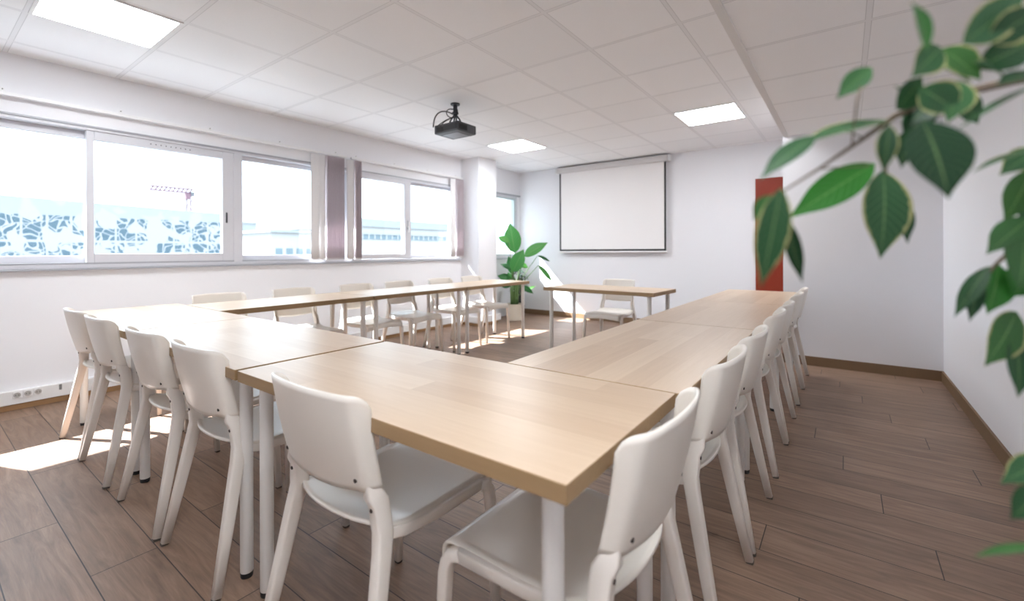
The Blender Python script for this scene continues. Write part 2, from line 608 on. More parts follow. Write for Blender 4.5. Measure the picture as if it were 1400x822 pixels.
# sockets on the trunking
for k, (y0, lab) in enumerate(((-.185, 'white wall socket on the trunking, leftmost of the three'), (-.133, 'white wall socket on the trunking, middle of the three'), (-.081, 'white wall socket on the trunking, rightmost of the three'))):
    r = empty('wall_socket', (XL + .0455, y0 + .022, .111))
    tag(r, lab, 'socket', 'sockets on the left wall trunking')
    MB().box(0, .006, -.022, .022, -.022, .022).build('cover_plate', DUCT, r, bevel=.002)
    ring = MB().tube([(0.004, 0, 0), (0.0085, 0, 0)], .018, 20).build('outlet', mat('socket_face', (.42, .40, .38), .5), r)
    hp = MB()
    for s in (-1, 1):
        hp.tube([(0.0086, s * .007, 0), (0.0092, s * .007, 0)], .003, 8)
    hp.build('socket_holes', BLACK, ring)
sw = MB().box(XL + .0455, XL + .048, .05, .065, .095, .135)
tag(sw.build('trunking_joint', mat('joint_grey', (.2, .2, .2), .5)), 'narrow dark joint clip on the white trunking', 'clip')

# ------------------------------------------------------------------ windows
def frame_bars(mb, x0, x1, y0, y1, z0, z1, l, r, b, t):
    mb.box(x0, x1, y0, y0 + l, z0, z1)
    mb.box(x0, x1, y1 - r, y1, z0, z1)
    mb.box(x0, x1, y0 + l, y1 - r, z0, z0 + b)
    mb.box(x0, x1, y0 + l, y1 - r, z1 - t, z1)
    return mb


def sash(parent, x0, x1, y0, y1, z0, z1, l, r, b, t, m=ALU):
    s = frame_bars(MB(), x0, x1, y0, y1, z0, z1, l, r, b, t).build('sash', m, parent, bevel=.004)
    xm = (x0 + x1) / 2
    MB().box(xm - .003, xm + .003, y0 + l - .006, y1 - r + .006, z0 + b - .006, z1 - t + .006).build('pane', GLASS, s)
    return s


XW = XL - .02
# window 1: two sliding leaves and a fixed light
w1 = frame_bars(MB(), XW - .10, XL + .012, -.97, 2.60, ZS, ZH, .05, .05, .028, .022)
w1.box(XW - .10, XL + .012, 1.268, 1.345, ZS + .028, ZH - .022)
w1 = w1.build('window_1', ALU, bevel=.003)
tag(w1, 'long white sliding window nearest the camera', 'window', None, 'structure')
MB().box(XW - .09, XL + .012, -.92, 1.268, ZS + .028, ZS + .042).box(XW - .09, XL + .012, 1.345, 2.55, ZS + .028, ZS + .042).build('track', ALUG, w1)
sash(w1, XW - .075, XW - .042, -.93, .262, 1.035, 2.078, .05, .045, .062, .06, ALU)
s2 = sash(w1, XW - .032, XL + .004, .212, 1.272, 1.035, 2.078, .045, .10, .075, .068)
h = MB().box(XL + .004, XL + .010, 1.198, 1.214, 1.40, 1.50)
h.build('handle', DARKB, s2, bevel=.002)
vh = MB()
for k in range(9):
    vh.tube([(XL + .0035, .62 + .036 * k, 2.046), (XL + .005, .62 + .036 * k, 2.046)], .0045, 8)
vh.build('vent_holes', BLACK, s2)
sash(w1, XW - .075, XW - .042, 1.335, 2.56, 1.035, 2.078, .035, .04, .055, .045)
MB().box(XL - .005, XL + .035, -.99, 2.62, ZS - .016, ZS).build('sill', ALUG, w1, bevel=.003)
MB().box(XL, XL + .02, -.99, 2.62, ZH, ZH + .014).build('head_strip', ALUG, w1)
# window 2
w2 = frame_bars(MB(), XW - .10, XL + .012, 2.60, 4.46, ZS, ZH, .05, .03, .028, .022).build('window_2', ALU, bevel=.003)
tag(w2, 'white two-leaf window beside the pillar', 'window', None, 'structure')
s3 = sash(w2, XW - .032, XL + .004, 2.63, 3.49, 1.03, 2.09, .045, .105, .06, .065)
MB().box(XL + .004, XL + .010, 3.425, 3.443, 1.42, 1.54).build('handle', ALUG, s3, bevel=.002)
MB().box(XL + .010, XL + .034, 3.429, 3.439, 1.44, 1.456).box(XL + .026, XL + .036, 3.427, 3.441, 1.38, 1.456).build('lever', DUCT, s3, bevel=.002)
sash(w2, XW - .075, XW - .042, 3.40, 4.45, 1.03, 2.09, .075, .035, .05, .05)
MB().box(XL - .005, XL + .03, 2.62, 4.48, ZS - .016, ZS).build('sill', ALUG, w2, bevel=.003)
MB().box(XL, XL + .02, 2.62, 4.48, ZH, ZH + .014).build('head_strip', ALUG, w2)
# window 3 past the pillar
w3 = frame_bars(MB(), XW - .10, XL + .012, 5.02, 5.96, ZS, ZH, .05, .04, .05, .03).build('window_3', ALU, bevel=.003)
tag(w3, 'white window beyond the pillar behind the plant', 'window', None, 'structure')
sash(w3, XW - .05, XL + .002, 5.06, 5.93, 1.04, 2.08, .05, .05, .035, .045, mat('pale_grey_green_frame', (.48, .54, .55), .4))
MB().box(XL - .005, XL + .03, 5.0, 5.97, ZS - .016, ZS).build('sill', ALUG, w3, bevel=.003)
MB().box(XL, XL + .03, 5.0, 6.04, ZH, ZH + .025).build('head_strip', ALUG, w3)

# ------------------------------------------------------------------ blinds
def blind_track(y0, y1, label):
    r = empty('blind_track', (XL, y0, 2.235))
    tag(r, label, 'blind track', 'blind tracks above the windows')
    MB().box(.035, .066, 0, y1 - y0, -.014, .010).build('headrail', DUCT, r, bevel=.003)
    n = max(2, int((y1 - y0) / .62) + 1)
    for k in range(n):
        yy = .1 + (y1 - y0 - .2) * k / (n - 1)
        b = MB().box(.001, .06, yy - .012, yy + .012, .012, .018).box(.001, .004, yy - .012, yy + .012, .012, .05).build('bracket', DUCT, r)
        MB().tube([(.003, yy, .04), (.006, yy, .04)], .004, 8).build('screw', BOLT, b)
    return r


blind_track(-.97, 2.46, 'long white blind track above the window nearest the camera')
blind_track(2.53, 4.47, 'short white blind track above the window beside the pillar')


def blind(y0, n, pitch, label, pale=2):
    r = empty('vertical_blind', (XL + .055, y0, 1.0))
    tag(r, label, 'blind', 'stacked vertical blinds')
    ys = []
    for k in range(n):
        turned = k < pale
        if turned:
            yk, a = .045 + .076 * k, math.radians(78)
        else:
            yk, a = .092 * min(1, pale) + .076 * max(0, pale - 1) + (k - pale) * pitch, math.radians(2 * math.sin(k * 1.7))
        ys.append(yk)
        v = MB()
        zt, zb = 1.207, .045

        def fn(u, vv, yk=yk, a=a):
            xx = (u - .5) * .089
            bow = .004 * math.sin(PI * u)
            return (xx * math.cos(a) + bow * math.sin(a), yk + xx * math.sin(a) + bow * math.cos(a), zb + (zt - zb) * vv)
        v.grid(fn, 6, 8)
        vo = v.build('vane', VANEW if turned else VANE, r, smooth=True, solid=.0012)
        wt_ = MB().box(-.04, .04, -.002, .003, .03, .05).build('weight', VANEW, vo)
        wt_.data.transform(Matrix.Translation((0, yk, 0)) @ Matrix.Rotation(a, 4, 'Z'))
    for s in (-.036, .036):
        pts = []
        for k in range(pale, n):
            pts.append((s, ys[k] + .004, .034))
            if k < n - 1:
                pts.append((s, (ys[k] + ys[k + 1]) / 2 + .004, .022))
        MB().tube(pts, .0016, 6).build('bead_chain', DUCT, r)
    return r


b1 = blind(2.03, 15, .0180, 'widest stack of mauve grey vertical blind vanes between the windows')
b2 = blind(2.475, 6, .019, 'narrow dark vertical blind stack at the left edge of the second window', 1)
blind(4.215, 9, .0195, 'vertical blind stack drawn against the pillar', 1)
cdm = MB()
pts = [(.0, .0, 1.19)] + [(.01 * math.sin(k * .9), -.012 + .02 * math.sin(k * .5), 1.19 - .085 * k) for k in range(1, 10)] + [(.0, -.03, .40), (.012, -.02, .45)] + [(.01, -.035 + .015 * math.sin(k), .45 + .1 * k) for k in range(1, 8)]
cdm.tube(pts, .0022, 6)
cdm.v = [(x + .005, y + .425, z) for x, y, z in cdm.v]
co = cdm.build('pull_cord', DUCT, b1, smooth=True)
MB().tube([(.005, .395, .33), (.005, .395, .41)], [.007, .004], 8).build('cord_weight', DUCT, co)

# ------------------------------------------------------------------ ceiling lights
def ceiling_light(x0, y0, label, z=ZC):
    r = empty('ceiling_light', (x0 + .306, y0 + .306, z))
    tag(r, label, 'ceiling light', 'square ceiling light panels')
    frame_bars_z(r)
    return r


def frame_bars_z(r):
    h = .297
    f = MB()
    f.box(-h, h, -h, -h + .018, -.008, 0).box(-h, h, h - .018, h, -.008, 0)
    f.box(-h, -h + .018, -h + .018, h - .018, -.008, 0).box(h - .018, h, -h + .018, h - .018, -.008, 0)
    f.build('frame', LFRAME, r)
    MB().box(-h + .018, h - .018, -h + .018, h - .018, -.006, -.001).build('diffuser', DIFF, r)


ceiling_light(-3.525, -.213, 'bright square ceiling panel nearest, above the left window')
ceiling_light(-3.51, 4.0, 'bright square ceiling panel right of the projector, by the pillar')
ceiling_light(-1.077, 4.071, 'bright square ceiling panel on the right, before the lower ceiling')

ceiling_light(-.14, -.82, 'added square fill light in the lower ceiling, unseen above the camera', ZL)  # unseen panel, added to brighten the nearest chairs

# ------------------------------------------------------------------ projector
pr = empty('projector', (-2.652, 2.52, ZC))
tag(pr, 'black projector hanging from the ceiling on a short mount', 'projector')
MB().lathe([(.045, -.012), (.045, 0)], 20).build('ceiling_plate', DARK, pr)
mt = MB().tube([(0, 0, -.01), (0, 0, -.12)], .02, 14).tube([(0, 0, -.085), (0, 0, -.10)], .032, 14)
mt.build('pole', DARK, pr, smooth=False)
for sx in (-1, 1):
    for sy in (-1, 1):
        MB().bar([(sx * .012, sy * .008, -.115), (sx * .035, sy * .02, -.15), (sx * .05, sy * .045, -.212)], [(.014, .01)] * 3, .002).build('mount_arm', DARK, pr)
body = empty('projector_body', (0, 0, 0))
bpy.data.objects.remove(body)
pb = MB().box(-.155, .155, -.13, .13, -.30, -.212).build('body', DARKB, pr, bevel=.012)
vt = MB()
for k in range(11):
    vt.box(.1551, .1575, -.115 + .0105 * k, -.109 + .0105 * k, -.285, -.235)
vt.build('vent_grille', BLACK, pb)
vt = MB()
for k in range(8):
    vt.box(-.12 + .013 * k, -.113 + .013 * k, -.1325, -.1301, -.285, -.24)
vt.build('vent_grille', BLACK, pb)
MB().tube([(.07, .128, -.258), (.07, .15, -.258)], [.038, .034], 20).build('lens', BLACK, pb)
MB().box(-.10, .10, -.075, .085, -.304, -.2995).build('bottom_panel', mat('projector_bottom', (.12, .125, .14), .35), pb)
MB().box(-.03, .14, -.1335, -.1301, -.285, -.232).build('port_panel', DARK, pb)


def arc(p0, c1, c2, p1, n=14):
    p0, c1, c2, p1 = map(Vector, (p0, c1, c2, p1))
    o = []
    for i in range(n + 1):
        t = i / n
        o.append(p0 * (1 - t) ** 3 + c1 * 3 * t * (1 - t) ** 2 + c2 * 3 * t * t * (1 - t) + p1 * t ** 3)
    return o


for pts, rr in ((arc((-.02, -.01, -.10), (-.08, -.06, -.05), (-.17, -.12, -.05), (-.145, -.15, -.235)), .006),
                (arc((-.015, -.02, -.13), (-.05, -.05, -.15), (-.08, -.1, -.18), (-.12, -.135, -.235)), .004),
                (arc((-.005, -.02, -.13), (-.03, -.06, -.16), (-.05, -.12, -.19), (-.07, -.135, -.24)), .004),
                (arc((.0, -.01, -.06), (-.09, -.06, -.02), (-.09, -.06, -.13), (-.01, -.02, -.14)), .005),
                (arc((.0, -.01, -.05), (.07, -.03, -.05), (.07, -.03, -.13), (.0, -.02, -.14)), .006)):
    MB().tube(pts, rr, 8).build('cable', BLACK, pr, smooth=True)

# ------------------------------------------------------------------ projection screen
ps = empty('projection_screen', (-2.635, YB, 1.09))
tag(ps, 'white pull-down projection screen with black borders on the back wall', 'projection screen')
MB().box(-.94, .94, -.13, -.004, 1.335, 1.43).build('case', CASE, ps, bevel=.02)
MB().box(-.955, -.94, -.128, -.006, 1.338, 1.427).box(.94, .955, -.128, -.006, 1.338, 1.427).build('end_cap', LFRAME, ps, bevel=.006)
sc_ = MB().box(-.895, .895, -.075, -.072, .03, 1.336).build('fabric', SCREENF, ps)
bd = MB().box(-.895, -.868, -.0765, -.0755, .03, 1.336).box(.868, .895, -.0765, -.0755, .03, 1.336).box(-.868, .868, -.0765, -.0755, .03, .058)
bd.build('black_border', BLACK, sc_)
MB().tube([(-.905, -.074, .016), (.905, -.074, .016)], .014, 12).build('bottom_bar', LFRAME, ps)

# ------------------------------------------------------------------ tables
TT, TL, TWD = .735, 1.222, .592


def make_table():
    r = empty('table', (0, 0, 0))
    L2, W2 = TL / 2 - .002, TWD / 2
    t = MB()
    t.box(-L2, L2, -W2, W2, TT - .036, TT)
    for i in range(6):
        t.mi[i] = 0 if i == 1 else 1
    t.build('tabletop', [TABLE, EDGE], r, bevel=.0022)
    for sx in (-1, 1):
        for sy in (-1, 1):
            x, y = sx * (L2 - .064), sy * (W2 - .062)
            l = MB()
            l.lathe([(.0195, .018), (.0205, .02), (.0205, TT - .044), (.0205, TT - .042)], 24, 0, (x, y))
            l.lathe([(.052, TT - .0415), (.052, TT - .0365)], 20, 0, (x, y))
            lg = l.build('leg', LEGW, r, smooth=False)
            for p in lg.data.polygons:
                p.use_smooth = abs(p.normal.z) < .5
            MB().lathe([(.0185, 0), (.0195, .004), (.0195, .0175)], 20, 0, (x, y)).build('foot', BLACK, lg)
    return r


tproto = make_table()
GT = 'oak tables pushed together in a square'
tables = [
    # centre x, y, turn, z, label
    (-.613, TWD / 2 - .008, 0, 0, 'oak table nearest the camera whose corner points at the lens'),
    (-1.848, TWD / 2 - .008, 0, 0, 'oak table with glare, second from the near corner in the front row'),
    (-3.073, TWD / 2 - .008, 0, 0, 'oak table at the window end of the front row'),
    (-.281, 1.198, PI / 2, 0, 'oak table of the right row, joined to the nearest table'),
    (-.279, 2.423, PI / 2, 0, 'oak table in the middle of the right row'),
    (-.277, 3.648, PI / 2, 0, 'oak table at the far end of the right row'),
    (-3.226, 1.187, PI / 2, 0, 'oak table of the window row, closest to the front row'),
    (-3.226, 2.389, PI / 2, 0, 'oak table in the middle of the window row'),
    (-3.226, 3.591, PI / 2, 0, 'oak table at the far end of the window row, near the plant'),
]
tset = set()
for i, (x, y, a, z, lab) in enumerate(tables):
    o = tproto if i == 0 else copy_tree(tproto)
    o.location = (x, y, z)
    o.rotation_euler = (0, 0, a)
    if x < -3.1 and a:
        o.scale.x = .981
    tag(o, lab, 'table', GT)
desk = copy_tree(tproto)
desk.location = (-1.635, 3.73, 0)
desk.rotation_euler = (0, 0, math.radians(-2.5))
tag(desk, 'single oak table standing alone in front of the projection screen', 'table')
if 'group' in desk:
    del desk['group']

# ------------------------------------------------------------------ chairs
def back_y(z):
    return -.192 - (z - .50) * .225


def make_chair():
    r = empty('chair', (0, 0, 0))
    # seat shell: rear lip rises, front edge rolls down
    def seat(u, v):
        x = (u - .5) * 2
        hw = .198
        yr = -.150 - .042 * (1 - abs(x) ** 2.2)
        s = v
        if s < .78:
            t = s / .78
            y = yr + (.205 - yr) * t
            z = .440 + .004 * t
            z -= .010 * (1 - x * x) * math.sin(PI * t)
            z += .024 * max(0, 1 - t / .30) ** 1.8
        else:
            t = (s - .78) / .22
            a = min(1, t / .6) * PI / 2
            R = .028
            y = .205 + R * math.sin(a)
            z = .444 - R * (1 - math.cos(a))
            if t > .6:
                z -= (t - .6) / .4 * (.030 - .014 * (1 - x * x))
        return (x * hw, y, z)
    MB().grid(seat, 16, 32).build('seat', CHAIR, r, smooth=True, solid=.009)
    # backrest: curved panel whose edges wrap forward around the legs
    S = .220

    def backr(u, v):
        s = (u - .5) * 2 * S
        a = abs(s)
        sg = 1 if s >= 0 else -1
        xc = .135
        if a < xc:
            x, yf = a, .014 * (a / xc) ** 2
        else:
            x, yf, n = xc, .014, 12
            for i_ in range(n):
                tt = (a - xc) * (i_ + .5) / n
                th = math.radians(16 + 66 / (1 + math.exp(-(tt - .043) / .006)))
                x += math.cos(th) * (a - xc) / n
                yf += math.sin(th) * (a - xc) / n
        z1 = .797 - .006 * (a / S) ** 2
        RC = .046
        if a > S - RC:
            q = (a - (S - RC)) / RC
            z1 -= RC * .9 * (1 - math.sqrt(max(0, 1 - q * q * .985)))
        z0 = .548 + .010 * (min(a, .135) / .135) ** 2
        if a > .135:
            z0 = .558
        z = z0 + (z1 - z0) * v
        fl = .84 + .14 * v
        return (sg * x, back_y(z) - .012 + yf * fl - .004 * math.sin(PI * v), z)
    MB().grid(backr, 60, 16).build('backrest', CHAIR, r, smooth=True, solid=.008)
    for sx in (-1, 1):
        # rear leg with its kink at seat height
        pts = [(sx * .165, back_y(.64) + .022, .64), (sx * .169, back_y(.58) + .022, .58), (sx * .1735, back_y(.55) + .024, .55), (sx * .178, -.166, .525), (sx * .184, -.163, .485), (sx * .188, -.161, .455), (sx * .196, -.170, .41), (sx * .217, -.211, .20), (sx * .236, -.250, .008)]
        sz = [(.014, .016), (.018, .020), (.029, .042), (.032, .045), (.034, .044), (.035, .043), (.034, .039), (.031, .034), (.026, .027)]
        lg = MB().bar(pts, sz, .006).build('leg', CHAIRM, r, smooth=True)
        MB().bar([(sx * .2365, -.2512, .008), (sx * .237, -.252, 0)], [(.024, .025)] * 2, .005).build('foot_pad', PAD, lg)
        # front leg, bent into the side rail
        pts = [(sx * .226, .226, .008), (sx * .210, .214, .38), (sx * .208, .209, .407), (sx * .206, .196, .426), (sx * .204, .172, .433)]
        sz = [(.024, .024), (.028, .030), (.028, .030), (.028, .030), (.026, .028)]
        lg = MB().bar(pts, sz, .006).build('leg', CHAIRM, r, smooth=True)
        MB().bar([(sx * .2262, .2262, .008), (sx * .2265, .2265, 0)], [(.022, .022)] * 2, .005).build('foot_pad', PAD, lg)
        MB().bar([(sx * .204, .180, .432), (sx * .199, .0, .428), (sx * .192, -.10, .432), (sx * .188, -.158, .448)], [(.024, .028), (.022, .030), (.022, .030), (.022, .032)], .005).build('side_rail', CHAIRM, r, smooth=True)
        for z, yy, xx in ((.585, back_y(.585) + .0005, .154), (.512, -.1855, .180)):
            MB().tube([(sx * xx, yy + .006, z), (sx * xx, yy - .0035, z)], .005, 10).build('bolt', BOLT, r)
    return r


cproto = make_chair()
chairs = []
GR, GL, GF = 'white chairs along the right row', 'white chairs along the window row', 'white chairs along the front row'
CX, CXL = -.165, -3.375
for y, lab in ((.30, 'white plastic chair at the near table corner, right edge, closest to the lens'),
               (.915, 'second white chair from the camera in the right row'),
               (1.44, 'third white chair from the camera in the right row'),
               (2.14, 'middle white chair of the seven in the right row'),
               (2.645, 'third white chair from the far end of the right row'),
               (3.43, 'second white chair from the far end of the right row'),
               (3.935, 'farthest white chair in the right row, by the white wall block')):
    chairs.append((CX, y, PI / 2, lab, GR))
for y, lab in ((.835, 'first white chair from the left on the window side, mostly hidden by tables'),
               (1.43, 'second white chair from the left on the window side'),
               (2.07, 'third white chair from the left on the window side'),
               (2.61, 'fourth white chair from the left on the window side, before the blinds'),
               (3.24, 'fifth white chair from the left on the window side'),
               (3.81, 'last white chair on the window side, before the pillar')):
    chairs.append((CXL, y, -PI / 2, lab, GL))
for x, y, lab in ((-.71, .185, 'white plastic chair at the nearest table, seen from behind in the foreground'),
                  (-1.50, .195, 'white chair seen from behind, next left of the foreground chair'),
                  (-2.03, .185, 'white chair seen from behind, third from the left end of the front row'),
                  (-2.70, .175, 'white chair seen from behind, second from the left end of the front row'),
                  (-3.20, .175, 'leftmost white chair of the front row, one leg in the sun')):
    chairs.append((x, y, 0, lab, GF))
chairs.append((-1.72, 4.01, PI, 'white chair behind the single table, facing the room', None))
for i, (x, y, a, lab, g) in enumerate(chairs):
    o = cproto if i == 0 else copy_tree(cproto)
    o.location = (x, y, 0)
    o.rotation_euler = (0, 0, a)
    tag(o, lab, 'chair', g)
    if g is None and 'group' in o:
        del o['group']

# ------------------------------------------------------------------ plants
def leaf(mb, base, tip, width, droop=0.0, face=None, fold=.18, nv=10, shape=1.0, twist=0.0):
    base, tip = Vector(base), Vector(tip)
    ax = tip - base
    L = ax.length
    d = ax.normalized()
    nrm = Vector(face) if face is not None else Vector((0, 0, 1))
    nrm = (nrm - d * nrm.dot(d))
    if nrm.length < .05:
        nrm = Vector((0, 1, 0)) - d * d.y
    nrm.normalize()
    if twist:
        nrm = Matrix.Rotation(twist, 3, d) @ nrm
    side = d.cross(nrm).normalized()

    def fn(u, v):
        t = v
        prof = math.sin(PI * t ** .82) ** (.95 * shape)
        if t > .68:
            prof *= 1 - .45 * ((t - .68) / .32) ** 1.2
        hw = max(width / 2 * prof, .0004 * L)
        s = (u - .5) * 2
        return base + d * (L * t) + side * (s * hw) + nrm * (abs(s) * hw * fold) - Vector((0, 0, 1)) * (droop * L * 0) + nrm * (-droop * L * (t - .5) ** 2 * 2 + droop * L * .5)
    mb.grid(fn, 4, nv, uv=True)


# bird of paradise in the corner
px0, py0 = -3.97, 5.28
bp = empty('potted_plant', (px0, py0, 0))
tag(bp, 'broad-leaved green plant in a cream pot in the window corner', 'plant')
MB().lathe([(.112, 0), (.118, .006), (.142, .25), (.148, .27), (.138, .27), (.134, .235)], 36).build('pot', POT, bp, smooth=False, bevel=.002)
MB().lathe([(.132, .228), (.132, .236)], 30).build('soil', SOIL, bp)
D0 = (Vector((px0, py0, 0)) - CAM).dot(FWD)
org = Vector((px0, py0, 0))
fol, stm = MB(), MB()
tocam = (CAM - org)
tocam.z = 0
tocam.normalize()
bl_ = [  # base px, tip px, width px, depth change, facing tilt
    (704, 346, 697, 305, 23, 0.0, .2), (696, 331, 681, 324, 10, -.1, .5), (717, 351, 749, 332, 16, -.12, .7),
    (701, 372, 716, 341, 19, -.1, .4), (736, 363, 755, 386, 7, .05, .6), (735, 350, 752, 358, 5, .1, .8),
    (713, 391, 729, 402, 8, -.05, .7), (702, 369, 684, 361, 8, .05, .7), (699, 383, 680, 377, 12, .1, .6),
    (698, 391, 683, 388, 12, .12, .5), (718, 398, 733, 391, 4, .1, .9), (700, 375, 695, 350, 10, .08, .4),
    (703, 392, 694, 372, 11, .06, .5), (711, 362, 722, 366, 8, .12, .6)]
for bx, by, tx, ty, wd, dd, tilt in bl_:
    b = at(bx, by, D0 + dd) - org
    t_ = at(tx, ty, D0 + dd + .04) - org
    leaf(fol, b, t_, wd / F * D0, .10, tocam + Vector((0, 0, tilt)), .2, 12, .8)
    root = Vector((random.uniform(-.045, .045), random.uniform(-.045, .045), .23))
    mid = root + (b - root) * .5
    mid.x += (root.x - b.x) * .12
    mid.y += (root.y - b.y) * .12
    mid.z += .05
    stm.tube(arc(root, root + Vector((0, 0, .2)), mid, b, 10), [.011 - .0006 * k for k in range(11)], 8)
for k in range(9):
    a = k * 2 * PI / 9
    root = Vector((.05 * math.cos(a), .05 * math.sin(a), .23))
    stm.tube([root, root * 1.15 + Vector((0, 0, .18)), root * 1.5 + Vector((0, 0, .33))], [.014, .012, .008], 8)
stm.build('stem', STEM, bp, smooth=True)
fol.build('foliage', BOP, bp, smooth=True)

# dark palm half hidden by the pillar
gx, gy = -4.13, 5.62
gp = empty('potted_palm', (gx, gy, 0))
tag(gp, 'small dark thin-leaved plant between the pillar and the big plant', 'plant')
MB().lathe([(.085, 0), (.105, .18), (.11, .2), (.10, .2), (.098, .17)], 28).build('pot', DPOT, gp)
MB().lathe([(.097, .165), (.097, .172)], 24).build('soil', SOIL, gp)
pf, pst = MB(), MB()
for k in range(15):
    a = random.uniform(0, 2 * PI)
    rr = random.uniform(.03, .11)
    top = Vector((rr * math.cos(a), rr * math.sin(a), random.uniform(.45, .85)))
    root = Vector((.04 * math.cos(a), .04 * math.sin(a), .165))
    pst.tube(arc(root, root + Vector((0, 0, .15)), top * .8 + Vector((0, 0, .1)), top, 8), .006, 6)
    for j in range(5):
        b = a + (j - 2) * .55
        leaf(pf, top, top + Vector((.13 * math.cos(b), .13 * math.sin(b), random.uniform(-.10, .06))), .03, .12, (0, 0, 1), .2, 8)
pst.build('stem', mat('dark_stem', (.03, .035, .03), .6), gp, smooth=True)
pf.build('foliage', PALM, gp, smooth=True)

# ficus beside the photographer: branches reach into the view
fx, fy = .80, .18
ft = empty('ficus_tree', (fx, fy, 0))
tag(ft, 'out-of-focus ficus branches hanging in from the right, close to the lens', 'plant')
forg = Vector((fx, fy, 0))
MB().lathe([(.12, 0), (.15, .26), (.155, .28), (.145, .28), (.14, .25)], 32).build('pot', DPOT, ft)
MB().lathe([(.138, .24), (.138, .248)], 28).build('soil', SOIL, ft)
tk = [Vector((0, 0, .24)), Vector((.01, .01, .6)), Vector((-.01, 0, 1.0)), Vector((.0, .01, 1.35)), Vector((-.01, 0, 1.62))]
MB().tube(tk, [.022, .02, .017, .014, .009], 12).build('trunk', BARK, ft, smooth=True)


def P(x, y, d):
    return at(x, y, d) - forg


main = [tk[3], P(1560, 70, .50), P(1470, 98, .48), P(1390, 112, .47), P(1300, 132, .46), P(1225, 160, .46), P(1175, 195, .46), P(1120, 232, .46), P(1072, 262, .45)]
MB().tube(main, [.008, .006, .005, .0045, .004, .003, .002, .0015, .001], 8).build('branch', BARK, ft, smooth=True)
low = [tk[2], P(1560, 330, .52), P(1470, 320, .5), P(1400, 330, .5), P(1360, 365, .5), P(1345, 385, .5)]
MB().tube(low, [.007, .005, .004, .003, .002, .001], 8).build('branch', BARK, ft, smooth=True)
mid_ = [tk[2], P(1540, 230, .5), P(1440, 190, .48), P(1385, 215, .48)]
MB().tube(mid_, [.006, .004, .0025, .001], 8).build('branch', BARK, ft, smooth=True)
bot = [tk[1] + Vector((0, 0, .15)), P(1530, 640, .55), P(1450, 680, .52), P(1395, 700, .5)]
MB().tube(bot, [.006, .004, .002, .001], 8).build('branch', BARK, ft, smooth=True)
for p in ([P(1165, 200, .46), P(1172, 140, .44), P(1178, 120, .44)], [P(1215, 165, .46), P(1212, 240, .45)], [P(1120, 232, .46), P(1190, 228, .47)]):
    MB().tube(p, .0009, 6).build('twig', BARK, ft, smooth=True)
fl, fb = MB(), MB()
view = -FWD
LV = [  # base, tip, width, depth, mesh, tilt towards up, twist
    (1268, 72, 1247, 4, 46, .36, 1, .2, .3), (1287, 66, 1246, 108, 40, .42, 0, .4, -.2), (1192, 93, 1144, 137, 28, .45, 0, .3, .2),
    (1222, 166, 1092, 200, 42, .46, 0, .8, .5), (1115, 186, 1038, 248, 30, .45, 0, .6, .4), (1197, 225, 1076, 301, 44, .50, 1, .3, .15),
    (1208, 234, 1203, 356, 66, .50, 0, .0, 0), (1262, 166, 1297, 274, 82, .40, 0, .0, .1), (1216, 172, 1208, 238, 24, .42, 0, .2, .5),
    (1228, 270, 1241, 335, 24, .52, 0, .2, .3), (1068, 258, 1040, 394, 40, .40, 0, .1, .4), (1074, 298, 1097, 388, 20, .45, 0, .2, .6),
    (1058, 268, 1030, 303, 24, .42, 0, .3, .4), (1226, 152, 1262, 106, 34, .44, 0, .5, .4), (1258, 122, 1312, 158, 56, .43, 0, .5, .3),
    (1288, 68, 1342, 112, 48, .45, 0, .5, .2), (1312, 112, 1296, 170, 42, .43, 0, .4, .3), (1316, 62, 1402, -4, 52, .40, 0, .4, .3),
    (1350, 60, 1425, 12, 46, .40, 0, .4, .4), (1336, 96, 1425, 52, 44, .42, 0, .5, .3), (1420, 118, 1308, 181, 16, .42, 0, .5, .9),
    (1420, 205, 1328, 239, 20, .46, 0, .6, .9), (1425, 205, 1366, 242, 34, .47, 0, .5, .3), (1412, 232, 1372, 306, 40, .48, 0, .2, .2),
    (1425, 262, 1396, 318, 34, .48, 0, .2, .2), (1412, 298, 1348, 350, 36, .48, 0, .6, .4), (1425, 318, 1378, 352, 40, .48, 0, .5, .3),
    (1352, 366, 1304, 436, 22, .50, 0, .3, .8), (1366, 364, 1349, 432, 42, .51, 1, .1, .2), (1340, 385, 1325, 442, 18, .5, 0, .2, .6),
    (1412, 372, 1384, 408, 46, .50, 1, .2, .3), (1390, 428, 1345, 503, 46, .51, 0, .1, .1), (1388, 462, 1391, 546, 36, .50, 0, .0, .1),
    (1400, 330, 1392, 398, 44, .47, 0, .1, .2), (1432, 628, 1366, 664, 34, .46, 0, .5, .3), (1425, 668, 1380, 712, 40, .42, 0, .2, .2),
    (1440, 752, 1328, 764, 24, .40, 0, 1.6, .7), (1245, 178, 1232, 232, 26, .46, 0, .3, .5), (1290, 128, 1240, 176, 40, .45, 0, .5, .4),
    (1330, 118, 1282, 92, 34, .45, 0, .6, .3), (1310, 128, 1338, 172, 30, .46, 0, .3, .5), (1380, 112, 1330, 86, 40, .42, 0, .5, .2),
    (1245, 150, 1222, 118, 24, .46, 0, .4, .3), (1180, 192, 1140, 178, 22, .47, 0, .7, .4), (1275, 140, 1236, 196, 34, .47, 0, .2, .6),
    (1430, 100, 1362, 120, 34, .41, 0, .6, .5), (1432, 30, 1388, 66, 44, .40, 0, .4, .2), (1425, 275, 1368, 268, 30, .5, 0, .5, .4),
    (1372, 352, 1392, 300, 26, .5, 0, .3, .4)]
for bx, by, tx, ty, wd, dd, bright, tilt, tw in LV:
    dd *= 1.0
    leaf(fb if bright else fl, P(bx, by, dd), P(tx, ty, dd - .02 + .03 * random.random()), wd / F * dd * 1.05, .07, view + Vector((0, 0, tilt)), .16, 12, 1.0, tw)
fl.build('foliage', FICUS, ft, smooth=True)
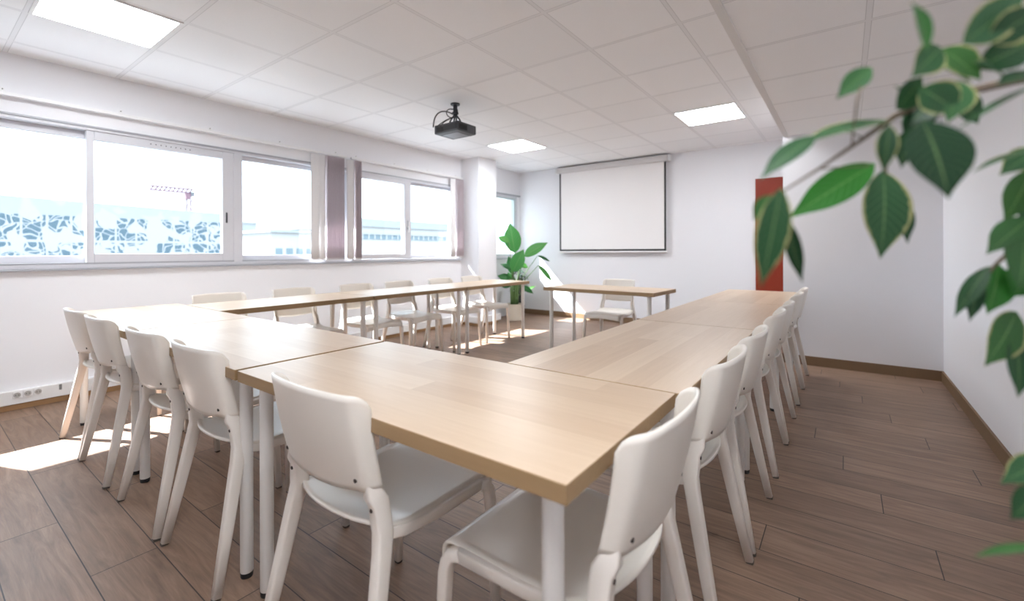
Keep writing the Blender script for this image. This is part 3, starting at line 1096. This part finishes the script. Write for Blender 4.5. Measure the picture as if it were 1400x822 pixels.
fb.build('foliage', FICUSB, ft, smooth=True)

# ------------------------------------------------------------------ outside
struct('ground', MB().box(-140, XO - .02, -90, 120, -6.2, -6), GROUND, 'pale ground outside the windows', 'ground')
sp = empty('facade_screen', (-15, 1.0, -6))
tag(sp, 'white building screen cut out in a leaf pattern outside the left window', 'facade screen')
p0, p1 = Vector((-15.1, -5.2, 0)), Vector((-14.9, 5.35, 0))
mb = MB()
z0, z1 = 2.62, 2.28
for (u0, u1) in ((0, 1),):
    a, b = p0, p1
    n_ = Vector((-.15, 0, 0))
    q = [a, b, b + n_, a + n_]
    off = Vector((-15, 1.0, -6))
    mb.hexa([Vector((p.x, p.y, -6)) - off for p in q], [Vector((q[0].x, q[0].y, z0)) - off, Vector((q[1].x, q[1].y, z1)) - off, Vector((q[2].x, q[2].y, z1)) - off, Vector((q[3].x, q[3].y, z0)) - off])
pan = mb.build('panel', SCREENP, sp)
# pattern is drawn in the panel's own coordinates: lift its origin so that z reads as height in the room
pan.data.transform(Matrix.Translation((0, 0, -6)))
pan.location = (0, 0, 6)

hb = empty('white_hall', (-30, 26, -6))
tag(hb, 'pale low building with a strip of windows outside the second window', 'building')
MB().box(-14, 0, -5.9, 5.8, 0, 9.1).build('wall', FARW, hb)
MB().box(-14.2, .15, -6.0, 5.9, 9.1, 9.72).build('roof', FARR, hb)
st = MB().box(.001, .05, -5.2, 4.0, 8.12, 8.5).build('window_strip', FARG, hb)
mu = MB()
for k in range(17):
    y = -5.2 + 9.2 * k / 16
    mu.box(.05, .08, y - .05, y + .05, 8.12, 8.5)
mu.box(.05, .12, -5.3, 4.1, 8.5, 8.56)
mu.build('mullions', FARW, st)
lb = empty('low_house', (-34, 19, -6))
tag(lb, 'pale low house outside the third pane', 'building')
MB().box(-6, 0, -3.2, .2, 0, 8.6).build('wall', FARW, lb)
MB().box(-6.2, .2, -3.4, .4, 8.6, 8.8).build('roof', FARR, lb)
wb = MB()
for k in range(4):
    wb.box(.001, .03, -2.9 + .8 * k, -2.4 + .8 * k, 6.6, 7.4)
wb.build('windows', FARG, lb)
tb = empty('grey_tower', (-46, 19.6, -6))
tag(tb, 'narrow pale block behind the leaf screen end', 'building')
MB().box(-3, 0, -.9, .5, 0, 9.9).build('wall', FARR, tb)
MB().box(-3.1, .1, -1.0, .6, 9.9, 10.05).build('roof', FARW, tb)

# tower crane far off
cr = empty('tower_crane', (-60, 19.0, -6))
tag(cr, 'small red tower crane on the horizon outside the left window', 'crane')
zj = 13.9
mm = MB()
for sx in (-.2, .2):
    for sy in (-.2, .2):
        mm.tube([(sx, sy, 0), (sx, sy, zj)], .05, 6)
for k in range(16):
    z = zj * k / 16
    mm.tube([(-.2, -.2, z), (.2, .2, z + zj / 16)], .035, 5).tube([(.2, -.2, z), (-.2, .2, z + zj / 16)], .035, 5)
mm.build('mast', CRANE, cr)
jb = MB()
for sz in (0, .45):
    jb.tube([(0, -3.6, zj + sz), (0, .4, zj + sz)], .10, 6)
for k in range(10):
    y = -3.6 + 4.0 * k / 10
    jb.tube([(0, y, zj), (0, y + .4, zj + .45)], .08, 5)
jb.build('jib', CRANE, cr)
MB().box(-.25, .25, .15, .5, zj - .35, zj + .1).build('counterweight', DARKB, cr)
MB().box(-.3, .3, -.35, .1, zj - .75, zj - .1).build('cab', CRANE, cr)
